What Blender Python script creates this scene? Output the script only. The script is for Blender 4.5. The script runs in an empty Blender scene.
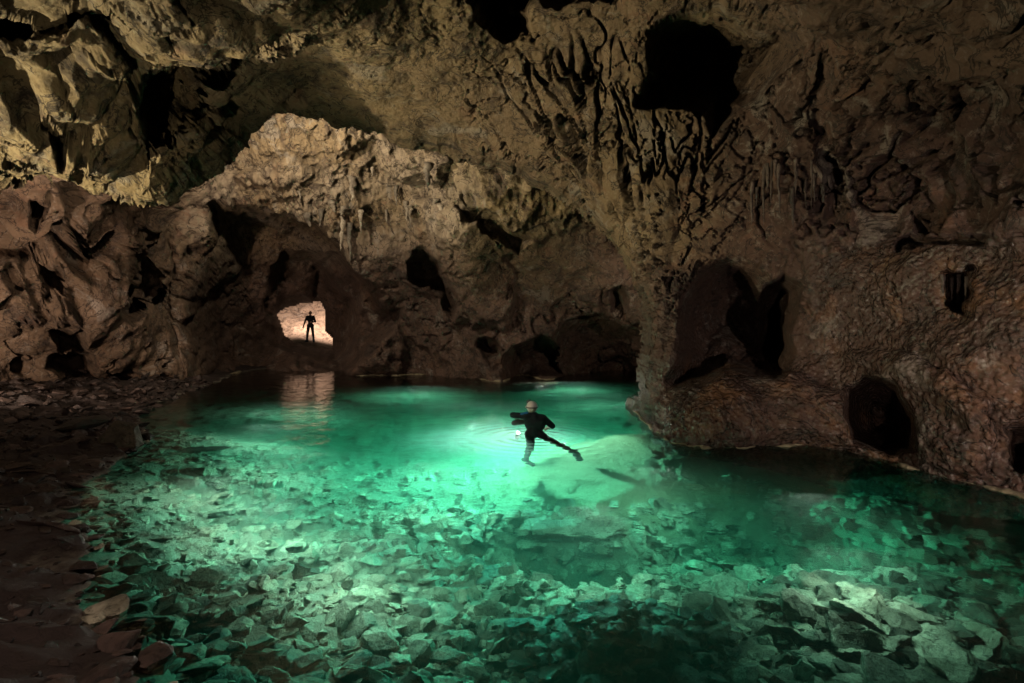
import bpy, bmesh, math, random
import numpy as np
from mathutils import Vector, Matrix, Euler

C = bpy.context.scene.collection
SC = bpy.context.scene
random.seed(7)
RNG = np.random.default_rng(11)

# ------------------------------------------------------------------ camera, world, lamps, exposure
F_PX, CX, CY, YH, CAM_H = 569.0, 512.0, 341.5, 326.0, 2.0
PITCH = math.atan((CY - YH) / F_PX)
cam_d = bpy.data.cameras.new('camera')
cam_d.sensor_width = 36.0
cam_d.lens = 36.0 * F_PX / 1024.0
cam_d.clip_end = 300
cam_d.clip_start = 0.05
cam = bpy.data.objects.new('camera', cam_d)
C.objects.link(cam)
cam.location = (0, 0, CAM_H)
cam.rotation_euler = (math.pi / 2 - PITCH, 0, 0)
SC.camera = cam

world = bpy.data.worlds.new("World")
SC.world = world
world.use_nodes = True
bg = world.node_tree.nodes['Background']
bg.inputs[0].default_value = (0.75, 0.62, 0.5, 1)
bg.inputs[1].default_value = 0.008           # deep inside a cave: almost no light but the lamps

SC.view_settings.view_transform = 'Standard'
SC.view_settings.look = 'None'
SC.view_settings.exposure = 0.0
SC.view_settings.gamma = 1.0
SC.cycles.use_denoising = True
SC.cycles.max_bounces = 8
SC.cycles.diffuse_bounces = 0        # lamp light in a dark cave: black shadows as in the photograph
SC.cycles.transparent_max_bounces = 8
SC.cycles.volume_bounces = 0
SC.cycles.caustics_reflective = False
SC.cycles.caustics_refractive = False


def lamp(name, kind, loc, target, power, color, size=0.15, cone=90, blend=0.6):
    d = bpy.data.lights.new(name, kind)
    d.energy = power
    d.color = color
    if kind == 'AREA':
        d.shape = 'DISK'
        d.size = size
    else:
        d.shadow_soft_size = size
    if kind == 'SPOT':
        d.spot_size = math.radians(cone)
        d.spot_blend = blend
    o = bpy.data.objects.new(name, d)
    C.objects.link(o)
    o.location = loc
    v = Vector(target) - Vector(loc)
    o.rotation_euler = v.to_track_quat('-Z', 'Y').to_euler()
    return o


WARM = (1.0, 0.86, 0.66)
# cavers' lamps: left shore, behind the vault, beside the photographer, beyond the exit; plus added fill lights
lamp('shore_lamp', 'SPOT', (-10.2, 5.6, 1.3), (-4.5, 8.3, 6.4), 3200, (1.0, 0.88, 0.58), 0.07, 96, 0.4)
lamp('left_wall_lamp', 'SPOT', (-9.6, 6.0, 1.6), (-13.0, 16.0, 3.6), 800, (1.0, 0.70, 0.53), 0.08, 75, 0.7)
lamp('tunnel_fill', 'SPOT', (-10.5, 10.2, 1.4), (-9.6, 26.0, 3.2), 700, (1.0, 0.78, 0.66), 0.06, 34, 0.8)  # added light that opens up the dark tunnel arches
lamp('back_wall_fill', 'SPOT', (5.2, 15.0, 3.2), (2.2, 22.0, 2.0), 230, (1.0, 0.82, 0.66), 0.06, 80, 0.8)  # added behind the pillar to lift the dark part of the back wall
lamp('left_raking_fill', 'SPOT', (-11.0, 9.2, 1.2), (-10.2, 18.0, 4.0), 700, (1.0, 0.80, 0.64), 0.05, 110, 0.7)  # added side light for stronger relief on the left wall
lamp('vault_lamp', 'SPOT', (-5.8, 14.0, 7.1), (-4.2, 20.0, 3.6), 950, (1.0, 0.86, 0.66), 0.10, 150, 0.5)
lamp('left_vault_lamp', 'POINT', (-8.6, 11.6, 5.0), (-4.5, 19.5, 4.8), 150, (1.0, 0.80, 0.62), 0.10)
lamp('right_shore_lamp', 'SPOT', (4.9, 2.4, 1.7), (6.4, 9.0, 1.3), 700, (1.0, 0.83, 0.74), 0.05, 74, 1.0)
lamp('photographer_lamp', 'SPOT', (2.3, 1.4, 0.5), (6.2, 8.0, 0.9), 300, (1.0, 0.80, 0.70), 0.05, 48, 1.0)
lamp('lobe_fill', 'SPOT', (-3.6, 2.2, 0.8), (-4.2, 9.0, 4.4), 520, (1.0, 0.88, 0.62), 0.05, 56, 1.0)  # added fill for the dark half of the lobe
lamp('shore_fill', 'SPOT', (-1.6, 0.6, 3.2), (-4.6, 6.0, 0.0), 330, (1.0, 0.76, 0.64), 0.06, 84, 1.0)  # added fill for the dark shore
lamp('ceiling_lamp', 'SPOT', (-7.5, 4.4, 1.0), (-0.1, 10.3, 5.2), 2000, (1.0, 0.87, 0.58), 0.06, 47, 0.8)
lamp('exit_lamp', 'SPOT', (-11.6, 34.0, 5.2), (-11.8, 39, 2.2), 3300, (1.0, 0.74, 0.62), 0.2, 140, 0.4)
lamp('swimmer_fill', 'SPOT', (-0.6, 5.0, 5.4), (0.35, 10.4, 0.2), 260, (1.0, 0.95, 0.88), 0.06, 14, 0.6)  # added spot that brightens the swimmer's helmet from above
lamp('shelf_fill', 'SPOT', (-0.6, 5.2, 5.4), (2.4, 11.3, 0.0), 520, (1.0, 0.96, 0.78), 0.06, 17, 0.9)  # added spot that brightens the shelf by the pillar
# the swimmer's dive lamp and unseen fill discs added under water along the pool
lamp('dive_lamp_light', 'SPOT', (0.03, 11.1, -0.10), (0.0, 10.9, -2.0), 1900, (1.0, 0.98, 0.86), 0.06, 178, 0.2)
UW = (1.0, 0.98, 0.84)
for q_, p_, r_ in (((-1.2, 8.4), 60, 0.8), ((-3.6, 9.4), 60, 0.9), ((-5.0, 11.6), 60, 1.0), ((-2.8, 6.6), 42, 0.6), ((-4.0, 7.6), 34, 0.7), ((-1.4, 5.4), 26, 0.8), ((0.9, 6.4), 26, 0.5), ((2.0, 8.1), 28, 0.7), ((3.6, 6.8), 24, 0.6), ((3.0, 5.1), 13, 0.6),
                   ((-1.0, 15.0), 150, 3.0), ((-5.5, 15.0), 60, 2.5), ((2.6, 16.8), 80, 3.0), ((1.8, 20.5), 150, 2.5), ((-3.2, 19.0), 110, 2.5), ((0.0, 12.6), 150, 2.6)):
    lo_ = lamp('pool_fill', 'AREA', (q_[0], q_[1], -0.04), (q_[0], q_[1] - 0.3, -1.05), p_, UW, r_)
    lo_.data.cycles.use_multiple_importance_sampling = False

# ------------------------------------------------------------------ projection helpers
SP, CP = math.sin(PITCH), math.cos(PITCH)


def pts(px, py, d):
    u = (np.asarray(px, float) - CX) / F_PX
    v = (CY - np.asarray(py, float)) / F_PX
    d = np.asarray(d, float)
    return np.stack([u * d, d * (CP + v * SP), CAM_H + d * (-SP + v * CP)], -1)


def pt(px, py, d):
    return Vector(pts(px, py, d).tolist())


N_WATER = 1.06      # calm bending: keeps the shallow bed where the eye puts it


def sight(px, py, zfun, d0=2.0, step=0.02, n=1600):
    """walk the line of sight, bent at the water, to the ground"""
    o = np.array([0, 0, CAM_H])
    v = pts(px, py, 1.0) - o
    v /= np.linalg.norm(v)
    p = o + v * d0
    wet = False
    for _ in range(n):
        if not wet and p[2] < 0:
            wet = True
            h = v[:2] / N_WATER
            v = np.array([h[0], h[1], -math.sqrt(1 - h @ h)])
        if p[2] < float(zfun(np.array([p[0]]), np.array([p[1]]))[0]):
            break
        p = p + v * step
    return p


def at_height(px, py, z=0.0):
    v = (CY - np.asarray(py, float)) / F_PX
    return (z - CAM_H) / (-SP + v * CP)


def project(P):
    P = np.asarray(P, float)
    y = P[..., 1]
    z = P[..., 2] - CAM_H
    d = y * CP - z * SP
    v = (y * SP + z * CP) / d
    return CX + F_PX * P[..., 0] / d, CY - F_PX * v, d


# ------------------------------------------------------------------ noise (numpy)
def _hash(ix, iy, iz, k):
    h = (ix.astype(np.uint32) * np.uint32(374761393) + iy.astype(np.uint32) * np.uint32(668265263)
         + iz.astype(np.uint32) * np.uint32(2147483647) + np.uint32(k) * np.uint32(974634777))
    h = (h ^ (h >> np.uint32(13))) * np.uint32(1274126177)
    h = (h ^ (h >> np.uint32(16))) * np.uint32(2246822519)
    h = h ^ (h >> np.uint32(15))
    return h.astype(np.float32) / np.float32(4294967295.0)


def vnoise(P, scale, k=0):
    q = np.asarray(P, np.float32) * np.float32(scale)
    i = np.floor(q)
    f = q - i
    i = i.astype(np.int64)
    f = f * f * f * (f * (f * 6 - 15) + 10)
    r = 0
    for dx in (0, 1):
        wx = f[..., 0] if dx else 1 - f[..., 0]
        for dy in (0, 1):
            wy = f[..., 1] if dy else 1 - f[..., 1]
            for dz in (0, 1):
                wz = f[..., 2] if dz else 1 - f[..., 2]
                r = r + wx * wy * wz * _hash(i[..., 0] + dx, i[..., 1] + dy, i[..., 2] + dz, k)
    return r * 2 - 1


def fbm(P, scale, octv=4, k=0, gain=0.5, ridged=False):
    a, t, s = 1.0, 0, 0
    for o in range(octv):
        n = vnoise(P, scale * 2.03 ** o, k + o * 17)
        if ridged:
            n = 1 - 2 * np.abs(n)
        t = t + a * n
        s += a
        a *= gain
    return t / s


def worley(P, scale, k=0, jitter=0.9):
    """F1, F2 and a random tilted plane per cell (angular blocks)."""
    q = np.asarray(P, np.float32) * np.float32(scale)
    i0 = np.floor(q).astype(np.int64)
    n = q.shape[:-1]
    f1 = np.full(n, 9.0, np.float32)
    f2 = np.full(n, 9.0, np.float32)
    fac = np.zeros(n, np.float32)
    off = np.zeros(n, np.float32)
    for dx in (-1, 0, 1):
        for dy in (-1, 0, 1):
            for dz in (-1, 0, 1):
                ix, iy, iz = i0[..., 0] + dx, i0[..., 1] + dy, i0[..., 2] + dz
                rx = _hash(ix, iy, iz, k) - 0.5
                ry = _hash(ix, iy, iz, k + 1) - 0.5
                rz = _hash(ix, iy, iz, k + 2) - 0.5
                vx = q[..., 0] - (ix + 0.5 + jitter * rx)
                vy = q[..., 1] - (iy + 0.5 + jitter * ry)
                vz = q[..., 2] - (iz + 0.5 + jitter * rz)
                d = np.sqrt(vx * vx + vy * vy + vz * vz)
                a = _hash(ix, iy, iz, k + 3) * 2 - 1
                b = _hash(ix, iy, iz, k + 4) * 2 - 1
                c = _hash(ix, iy, iz, k + 5) * 2 - 1
                pl = vx * a + vy * b + vz * c
                o = _hash(ix, iy, iz, k + 6) * 2 - 1
                m = d < f1
                f2 = np.where(m, f1, np.minimum(f2, d))
                f1 = np.where(m, d, f1)
                fac = np.where(m, pl, fac)
                off = np.where(m, o, off)
    return f1, f2, fac, off


def chisel(P, scale, k=0, slope=0.8, pen=0.9):
    """continuous faceted relief: the upper envelope of one tilted plane per cell."""
    q = np.asarray(P, np.float32) * np.float32(scale)
    i0 = np.floor(q).astype(np.int64)
    h = np.full(q.shape[:-1], -9.0, np.float32)
    for dx in (-1, 0, 1):
        for dy in (-1, 0, 1):
            for dz in (-1, 0, 1):
                ix, iy, iz = i0[..., 0] + dx, i0[..., 1] + dy, i0[..., 2] + dz
                vx = q[..., 0] - (ix + 0.5 + 0.9 * (_hash(ix, iy, iz, k) - 0.5))
                vy = q[..., 1] - (iy + 0.5 + 0.9 * (_hash(ix, iy, iz, k + 1) - 0.5))
                vz = q[..., 2] - (iz + 0.5 + 0.9 * (_hash(ix, iy, iz, k + 2) - 0.5))
                a = _hash(ix, iy, iz, k + 3) * 2 - 1
                b = _hash(ix, iy, iz, k + 4) * 2 - 1
                c = _hash(ix, iy, iz, k + 5) * 2 - 1
                o = _hash(ix, iy, iz, k + 6)
                h = np.maximum(h, slope * (vx * a + vy * b + vz * c) + 0.6 * o - pen * (vx * vx + vy * vy + vz * vz))
    return h - 0.35


def warp(P, scale, amp, k):
    return P + amp * np.stack([fbm(P, scale, 2, k), fbm(P, scale, 2, k + 101), fbm(P, scale, 2, k + 202)], -1)


def sstep(a, b, x):
    t = np.clip((x - a) / (b - a), 0, 1)
    return t * t * (3 - 2 * t)


# ------------------------------------------------------------------ 2D helpers for the rock layers
def rbf(points):
    p = np.array(points, float)
    X = p[:, :2] / 100
    n = len(X)
    r = np.linalg.norm(X[:, None] - X[None], axis=-1)
    K = np.where(r > 0, r * r * np.log(r + 1e-9), 0) + np.eye(n) * 0.01
    A = np.zeros((n + 3, n + 3))
    A[:n, :n] = K
    A[:n, n] = 1
    A[:n, n + 1:] = X
    A[n, :n] = 1
    A[n + 1:, :n] = X.T
    w = np.linalg.solve(A, np.concatenate([np.log(p[:, 2]), [0, 0, 0]]))

    def f(px, py):
        x, y = px / 100, py / 100
        t = w[n] + w[n + 1] * x + w[n + 2] * y
        for j in range(n):
            r2 = (x - X[j, 0]) ** 2 + (y - X[j, 1]) ** 2
            t = t + w[j] * 0.5 * r2 * np.log(r2 + 1e-12)
        return np.exp(t)
    return f


def poly_sd(px, py, poly):
    """signed distance in px, positive inside."""
    q = np.array(poly, float)
    d2 = np.full(px.shape, 1e12)
    ins = np.zeros(px.shape, bool)
    n = len(q)
    for i in range(n):
        ax, ay = q[i]
        bx, by = q[(i + 1) % n]
        ex, ey = bx - ax, by - ay
        t = np.clip(((px - ax) * ex + (py - ay) * ey) / (ex * ex + ey * ey + 1e-12), 0, 1)
        d2 = np.minimum(d2, (px - ax - t * ex) ** 2 + (py - ay - t * ey) ** 2)
        c = (ay > py) != (by > py)
        xi = ax + (py - ay) * ex / (ey if abs(ey) > 1e-9 else 1e-9)
        ins ^= c & (px < xi)
    d = np.sqrt(d2)
    return np.where(ins, d, -d)


def grid_normals(P):
    du = np.gradient(P, axis=1)
    dv = np.gradient(P, axis=0)
    n = np.cross(dv, du)
    n /= np.linalg.norm(n, axis=-1, keepdims=True) + 1e-9
    return n


def face_cam(n, P):
    v = np.array([0, 0, CAM_H]) - P
    s = np.sign((n * v).sum(-1, keepdims=True))
    s[s == 0] = 1
    return n * s


def mesh_obj(name, V, Fc, mat, attrs=None, normals=None, smooth=True, parent=None):
    me = bpy.data.meshes.new(name)
    V = np.ascontiguousarray(V, np.float32)
    Fc = np.ascontiguousarray(Fc, np.int32)
    me.vertices.add(len(V))
    me.vertices.foreach_set('co', V.ravel())
    k = Fc.shape[1]
    me.loops.add(Fc.size)
    me.loops.foreach_set('vertex_index', Fc.ravel())
    me.polygons.add(len(Fc))
    me.polygons.foreach_set('loop_start', np.arange(0, Fc.size, k, dtype=np.int32))
    me.polygons.foreach_set('loop_total', np.full(len(Fc), k, np.int32))
    me.polygons.foreach_set('use_smooth', np.full(len(Fc), smooth, bool))
    me.update(calc_edges=True)
    me.validate()
    for nm, a in (attrs or {}).items():
        at = me.attributes.new(nm, 'FLOAT', 'POINT')
        at.data.foreach_set('value', np.ascontiguousarray(a, np.float32))
    if normals is not None:
        me.normals_split_custom_set_from_vertices(np.asarray(normals, float).tolist())
    me.materials.append(mat)
    o = bpy.data.objects.new(name, me)
    C.objects.link(o)
    o.parent = parent
    return o


def tag(o, label=None, cat=None, group=None, kind=None):
    if label:
        o['label'] = label
    if cat:
        o['category'] = cat
    if group:
        o['group'] = group
    if kind:
        o['kind'] = kind
    return o


def empty(name, loc, rz=0.0):
    o = bpy.data.objects.new(name, None)
    C.objects.link(o)
    o.location = loc
    o.rotation_euler = (0, 0, rz)
    o.empty_display_size = 0.2
    return o


# ------------------------------------------------------------------ materials
class NT:
    def __init__(self, name):
        self.m = bpy.data.materials.new(name)
        self.m.use_nodes = True
        self.t = self.m.node_tree
        self.t.nodes.clear()
        self.out = self.n('ShaderNodeOutputMaterial')

    def n(self, typ, **kw):
        nd = self.t.nodes.new(typ)
        for k, v in kw.items():
            if k.startswith('i_'):
                nd.inputs[k[2:].replace('_', ' ')].default_value = v
            else:
                setattr(nd, k, v)
        return nd

    def l(self, a, b):
        self.t.links.new(a, b)

    def val(self, sock, x):
        if isinstance(x, (int, float)):
            sock.default_value = x
        elif isinstance(x, tuple):
            sock.default_value = x if len(x) == 4 else (*x, 1)
        else:
            self.l(x, sock)

    def mix(self, f, a, b, mode='MIX'):
        m = self.n('ShaderNodeMix', data_type='RGBA', blend_type=mode)
        self.val(m.inputs[0], f)
        self.val(m.inputs[6], a)
        self.val(m.inputs[7], b)
        return m.outputs[2]

    def math(self, op, a, b=0.0):
        m = self.n('ShaderNodeMath', operation=op)
        self.val(m.inputs[0], a)
        self.val(m.inputs[1], b)
        return m.outputs[0]

    def ramp(self, f, lo, hi, a=0.0, b=1.0):
        m = self.n('ShaderNodeMapRange', interpolation_type='SMOOTHSTEP')
        self.val(m.inputs[0], f)
        for i, v in zip((1, 2, 3, 4), (lo, hi, a, b)):
            self.val(m.inputs[i], v)
        return m.outputs[0]

    def noise(self, co, scale, detail=6, rough=0.6, dist=0.0):
        m = self.n('ShaderNodeTexNoise')
        self.l(co, m.inputs['Vector'])
        m.inputs['Scale'].default_value = scale
        m.inputs['Detail'].default_value = detail
        m.inputs['Roughness'].default_value = rough
        m.inputs['Distortion'].default_value = dist
        return m.outputs['Fac']

    def voro(self, co, scale, feat='F1'):
        m = self.n('ShaderNodeTexVoronoi', feature=feat)
        self.l(co, m.inputs['Vector'])
        m.inputs['Scale'].default_value = scale
        return m.outputs['Distance']

    def attr(self, nm):
        return self.n('ShaderNodeAttribute', attribute_name=nm).outputs['Fac']

    def bump(self, h, strength, dist, prev=None):
        b = self.n('ShaderNodeBump')
        self.val(b.inputs['Strength'], strength)
        b.inputs['Distance'].default_value = dist
        self.l(h, b.inputs['Height'])
        if prev is not None:
            self.l(prev, b.inputs['Normal'])
        return b.outputs['Normal']


def rock_material():
    t = NT('cave_rock')
    pos = t.n('ShaderNodeNewGeometry').outputs['Position']
    n1 = t.noise(pos, 0.55, 5, 0.6, 0.8)
    n2 = t.noise(pos, 2.2, 8, 0.65, 0.4)
    n3 = t.noise(pos, 9.0, 8, 0.7)
    ochre = t.attr('ochre')
    wet = t.attr('wet')
    pale = t.attr('pale')
    brown = t.mix(n1, (0.12, 0.072, 0.048), (0.31, 0.20, 0.135))
    och = t.mix(n1, (0.19, 0.125, 0.055), (0.46, 0.345, 0.175))
    col = t.mix(ochre, brown, och)
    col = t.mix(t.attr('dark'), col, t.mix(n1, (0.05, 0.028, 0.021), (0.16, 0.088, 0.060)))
    col = t.mix(t.math('MULTIPLY', t.math('MULTIPLY', wet, t.ramp(n1, 0.52, 0.66, 0, 1)), 0.7), col, (0.27, 0.135, 0.06))
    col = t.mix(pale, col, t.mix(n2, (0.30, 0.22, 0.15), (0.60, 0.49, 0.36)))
    col = t.mix(t.ramp(n2, 0.48, 0.66, 0, 0.75), col, (0.075, 0.05, 0.038))     # dark mineral stains
    col = t.mix(t.ramp(n3, 0.52, 0.68, 0, 0.6), col, t.mix(ochre, (0.32, 0.25, 0.21), (0.5, 0.42, 0.26)))
    n5 = t.noise(pos, 0.8, 9, 0.68, 1.4)
    col = t.mix(t.ramp(n5, 0.56, 0.66, 0, 0.7), col, (0.06, 0.042, 0.034))
    col = t.mix(t.ramp(n5, 0.44, 0.36, 0, 0.5), col, (0.36, 0.31, 0.25))
    n6 = t.noise(pos, 1.3, 6, 0.65, 1.0)
    col = t.mix(t.ramp(n6, 0.57, 0.68, 0, 0.45), col, (0.26, 0.13, 0.075))
    n4 = t.noise(pos, 5.0, 10, 0.75, 1.2)
    col = t.mix(t.ramp(n4, 0.40, 0.30, 0, 0.75), col, (0.045, 0.031, 0.024))
    vein = t.math('ABSOLUTE', t.math('SUBTRACT', t.noise(pos, 1.7, 7, 0.6, 0.9), 0.5))
    col = t.mix(t.ramp(vein, 0.004, 0.02, 0.85, 0.0), col, (0.035, 0.024, 0.018))    # dirt-filled fissures
    b = t.n('ShaderNodeBsdfPrincipled')
    t.l(col, b.inputs['Base Color'])
    r = t.ramp(wet, 0, 1, 0.82, 0.16)
    t.l(t.math('ADD', r, t.math('MULTIPLY', t.math('SUBTRACT', n3, 0.5), 0.35)), b.inputs['Roughness'])
    t.l(t.ramp(wet, 0, 1, 0.35, 0.9), b.inputs['Specular IOR Level'])
    h = t.math('ADD', t.noise(pos, 5.0, 12, 0.68, 0.3), t.math('MULTIPLY', t.voro(pos, 11.0), 0.25))
    nrm = t.bump(h, 0.7, 0.11)
    nrm = t.bump(t.noise(pos, 20.0, 10, 0.75, 0.4), 0.9, 0.06, nrm)
    pop = t.voro(pos, 15.0, 'SMOOTH_F1')
    nrm = t.bump(t.math('MULTIPLY', t.math('SUBTRACT', 1.0, pop), wet), 1.0, 0.09, nrm)
    t.l(nrm, b.inputs['Normal'])
    t.l(b.outputs[0], t.out.inputs['Surface'])
    return t.m


def stone_material(name, c0, c1, rough=0.7, spec=0.4):
    t = NT(name)
    g = t.n('ShaderNodeNewGeometry')
    pos = g.outputs['Position']
    oi = t.n('ShaderNodeObjectInfo').outputs['Random']
    isl = g.outputs['Random Per Island']
    n1 = t.noise(pos, 3.0, 6, 0.6, 0.4)
    n2 = t.noise(pos, 16.0, 8, 0.7)
    col = t.mix(t.ramp(n1, 0.3, 0.7), c0, c1)
    col = t.mix(t.ramp(n2, 0.5, 0.66, 0, 0.75), col, tuple(x * 0.3 for x in c0))
    var = t.ramp(t.math('ADD', oi, isl), 0.1, 1.9, 0.3, 1.45)
    mulc = t.n('ShaderNodeCombineXYZ')
    for i in range(3):
        t.l(var, mulc.inputs[i])
    col = t.mix(1.0, col, mulc.outputs[0], 'MULTIPLY')
    b = t.n('ShaderNodeBsdfPrincipled')
    t.l(col, b.inputs['Base Color'])
    b.inputs['Roughness'].default_value = rough
    b.inputs['Specular IOR Level'].default_value = spec
    nrm = t.bump(t.noise(pos, 12.0, 10, 0.7, 0.3), 0.8, 0.06)
    t.l(nrm, b.inputs['Normal'])
    t.l(b.outputs[0], t.out.inputs['Surface'])
    return t.m


def ground_material():
    t = NT('ground')
    pos = t.n('ShaderNodeNewGeometry').outputs['Position']
    sep = t.n('ShaderNodeSeparateXYZ')
    t.l(pos, sep.inputs[0])
    n1 = t.noise(pos, 1.4, 6, 0.6, 0.5)
    n2 = t.noise(pos, 14.0, 10, 0.7)
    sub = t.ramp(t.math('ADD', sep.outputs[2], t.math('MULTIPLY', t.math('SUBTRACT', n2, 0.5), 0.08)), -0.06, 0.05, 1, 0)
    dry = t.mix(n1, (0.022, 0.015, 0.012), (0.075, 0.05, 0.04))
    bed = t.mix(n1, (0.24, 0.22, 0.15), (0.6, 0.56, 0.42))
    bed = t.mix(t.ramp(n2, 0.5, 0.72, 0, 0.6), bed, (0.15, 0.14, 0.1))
    bed = t.mix(t.attr('dark'), bed, (0.035, 0.033, 0.024))  # shade of the front mound painted into the bed colour
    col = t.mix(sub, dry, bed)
    col = t.mix(t.attr('crust'), col, t.mix(n2, (0.40, 0.35, 0.19), (0.74, 0.68, 0.45)))
    b = t.n('ShaderNodeBsdfPrincipled')
    t.l(col, b.inputs['Base Color'])
    b.inputs['Roughness'].default_value = 0.75
    nrm = t.bump(t.noise(pos, 9.0, 12, 0.72, 0.4), 0.9, 0.10)
    t.l(nrm, b.inputs['Normal'])
    t.l(b.outputs[0], t.out.inputs['Surface'])
    return t.m


def water_material():
    t = NT('lake_water')
    pos = t.n('ShaderNodeNewGeometry').outputs['Position']
    h = t.math('ADD', t.noise(pos, 1.6, 3, 0.5, 0.3), t.math('MULTIPLY', t.noise(pos, 6.0, 3, 0.5), 0.22))
    # rings spreading from the swimmer
    vd = t.n('ShaderNodeVectorMath', operation='DISTANCE')
    t.l(pos, vd.inputs[0])
    vd.inputs[1].default_value = (0.42, 10.2, 0.0)
    rg = t.math('MULTIPLY', t.math('SINE', t.math('MULTIPLY', vd.outputs['Value'], 26.0)), t.ramp(vd.outputs['Value'], 0.1, 2.2, 0.22, 0.0))
    h = t.math('ADD', h, rg)
    nrm = t.bump(h, 0.7, 0.045)
    fr = t.n('ShaderNodeFresnel')
    fr.inputs['IOR'].default_value = 1.33
    t.l(nrm, fr.inputs['Normal'])
    gl = t.n('ShaderNodeBsdfGlossy')
    gl.inputs['Roughness'].default_value = 0.03
    t.l(nrm, gl.inputs['Normal'])
    tr = t.n('ShaderNodeBsdfRefraction')
    tr.inputs['IOR'].default_value = N_WATER
    tr.inputs['Roughness'].default_value = 0.0
    t.l(nrm, tr.inputs['Normal'])
    mx = t.n('ShaderNodeMixShader')
    t.l(fr.outputs[0], mx.inputs[0])
    t.l(tr.outputs[0], mx.inputs[1])
    t.l(gl.outputs[0], mx.inputs[2])
    t.l(mx.outputs[0], t.out.inputs['Surface'])
    ab = t.n('ShaderNodeVolumeAbsorption')
    ab.inputs['Color'].default_value = (0.10, 0.90, 0.79, 1)
    ab.inputs['Density'].default_value = 0.50
    sc = t.n('ShaderNodeVolumeScatter')
    sc.inputs['Color'].default_value = (0.7, 1.0, 0.88, 1)
    sc.inputs['Density'].default_value = 0.032
    sc.inputs['Anisotropy'].default_value = 0.45
    ad = t.n('ShaderNodeAddShader')
    t.l(ab.outputs[0], ad.inputs[0])
    t.l(sc.outputs[0], ad.inputs[1])
    t.l(ad.outputs[0], t.out.inputs['Volume'])
    return t.m


def plain(name, c, rough=0.6, spec=0.4, noise=0.25, scale=30):
    t = NT(name)
    co = t.n('ShaderNodeTexCoord').outputs['Object']
    n = t.noise(co, scale, 5)
    col = t.mix(n, tuple(x * (1 - noise) for x in c), tuple(min(1, x * (1 + noise)) for x in c))
    b = t.n('ShaderNodeBsdfPrincipled')
    t.l(col, b.inputs['Base Color'])
    b.inputs['Roughness'].default_value = rough
    b.inputs['Specular IOR Level'].default_value = spec
    t.l(t.bump(n, 0.2, 0.01), b.inputs['Normal'])
    t.l(b.outputs[0], t.out.inputs['Surface'])
    return t.m


M_ROCK = rock_material()
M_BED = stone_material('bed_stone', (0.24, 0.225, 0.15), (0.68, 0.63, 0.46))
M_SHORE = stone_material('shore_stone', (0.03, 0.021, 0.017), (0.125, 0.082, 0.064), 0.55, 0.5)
M_DARK = stone_material('dark_shade_stone', (0.04, 0.035, 0.022), (0.13, 0.11, 0.07), 0.6)  # dark stone; on the front mound its colour stands in for shade
M_GROUND = ground_material()
M_WATER = water_material()
M_CALC = stone_material('calcite', (0.26, 0.21, 0.12), (0.52, 0.44, 0.27), 0.6)
M_DRIP = stone_material('dark_dripstone', (0.05, 0.036, 0.028), (0.15, 0.11, 0.085), 0.45)
M_STAL = stone_material('dripstone', (0.16, 0.125, 0.09), (0.38, 0.31, 0.22), 0.5)

# ------------------------------------------------------------------ rock layers
def block_disp(P, k, big=0.35, mid=0.14, small=0.05, sc=0.55):
    d = big * chisel(warp(P, 0.5, 0.35, k), sc, k)
    d = d + mid * chisel(warp(P, 1.3, 0.14, k + 7), sc * 2.4, k + 11)
    d = d + small * chisel(warp(P, 3.5, 0.05, k + 17), sc * 6.5, k + 31)
    return d


def crack_disp(P, k, scale=1.0, amp=0.2, w=0.06):
    """long branching fissures along the zero lines of a warped noise"""
    n = fbm(warp(P, 1.4, 0.22, k), scale, 4, k + 3, 0.55)
    m = sstep(-0.2, 0.2, fbm(P, 0.5, 2, k + 50))
    return -amp * (1 - sstep(0.0, w, np.abs(n))) * m


def pockets(P, k, scale, thr, depth):
    return -depth * sstep(thr, thr + 0.16, fbm(warp(P, 1.0, 0.3, k), scale, 3, k + 5))


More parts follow.
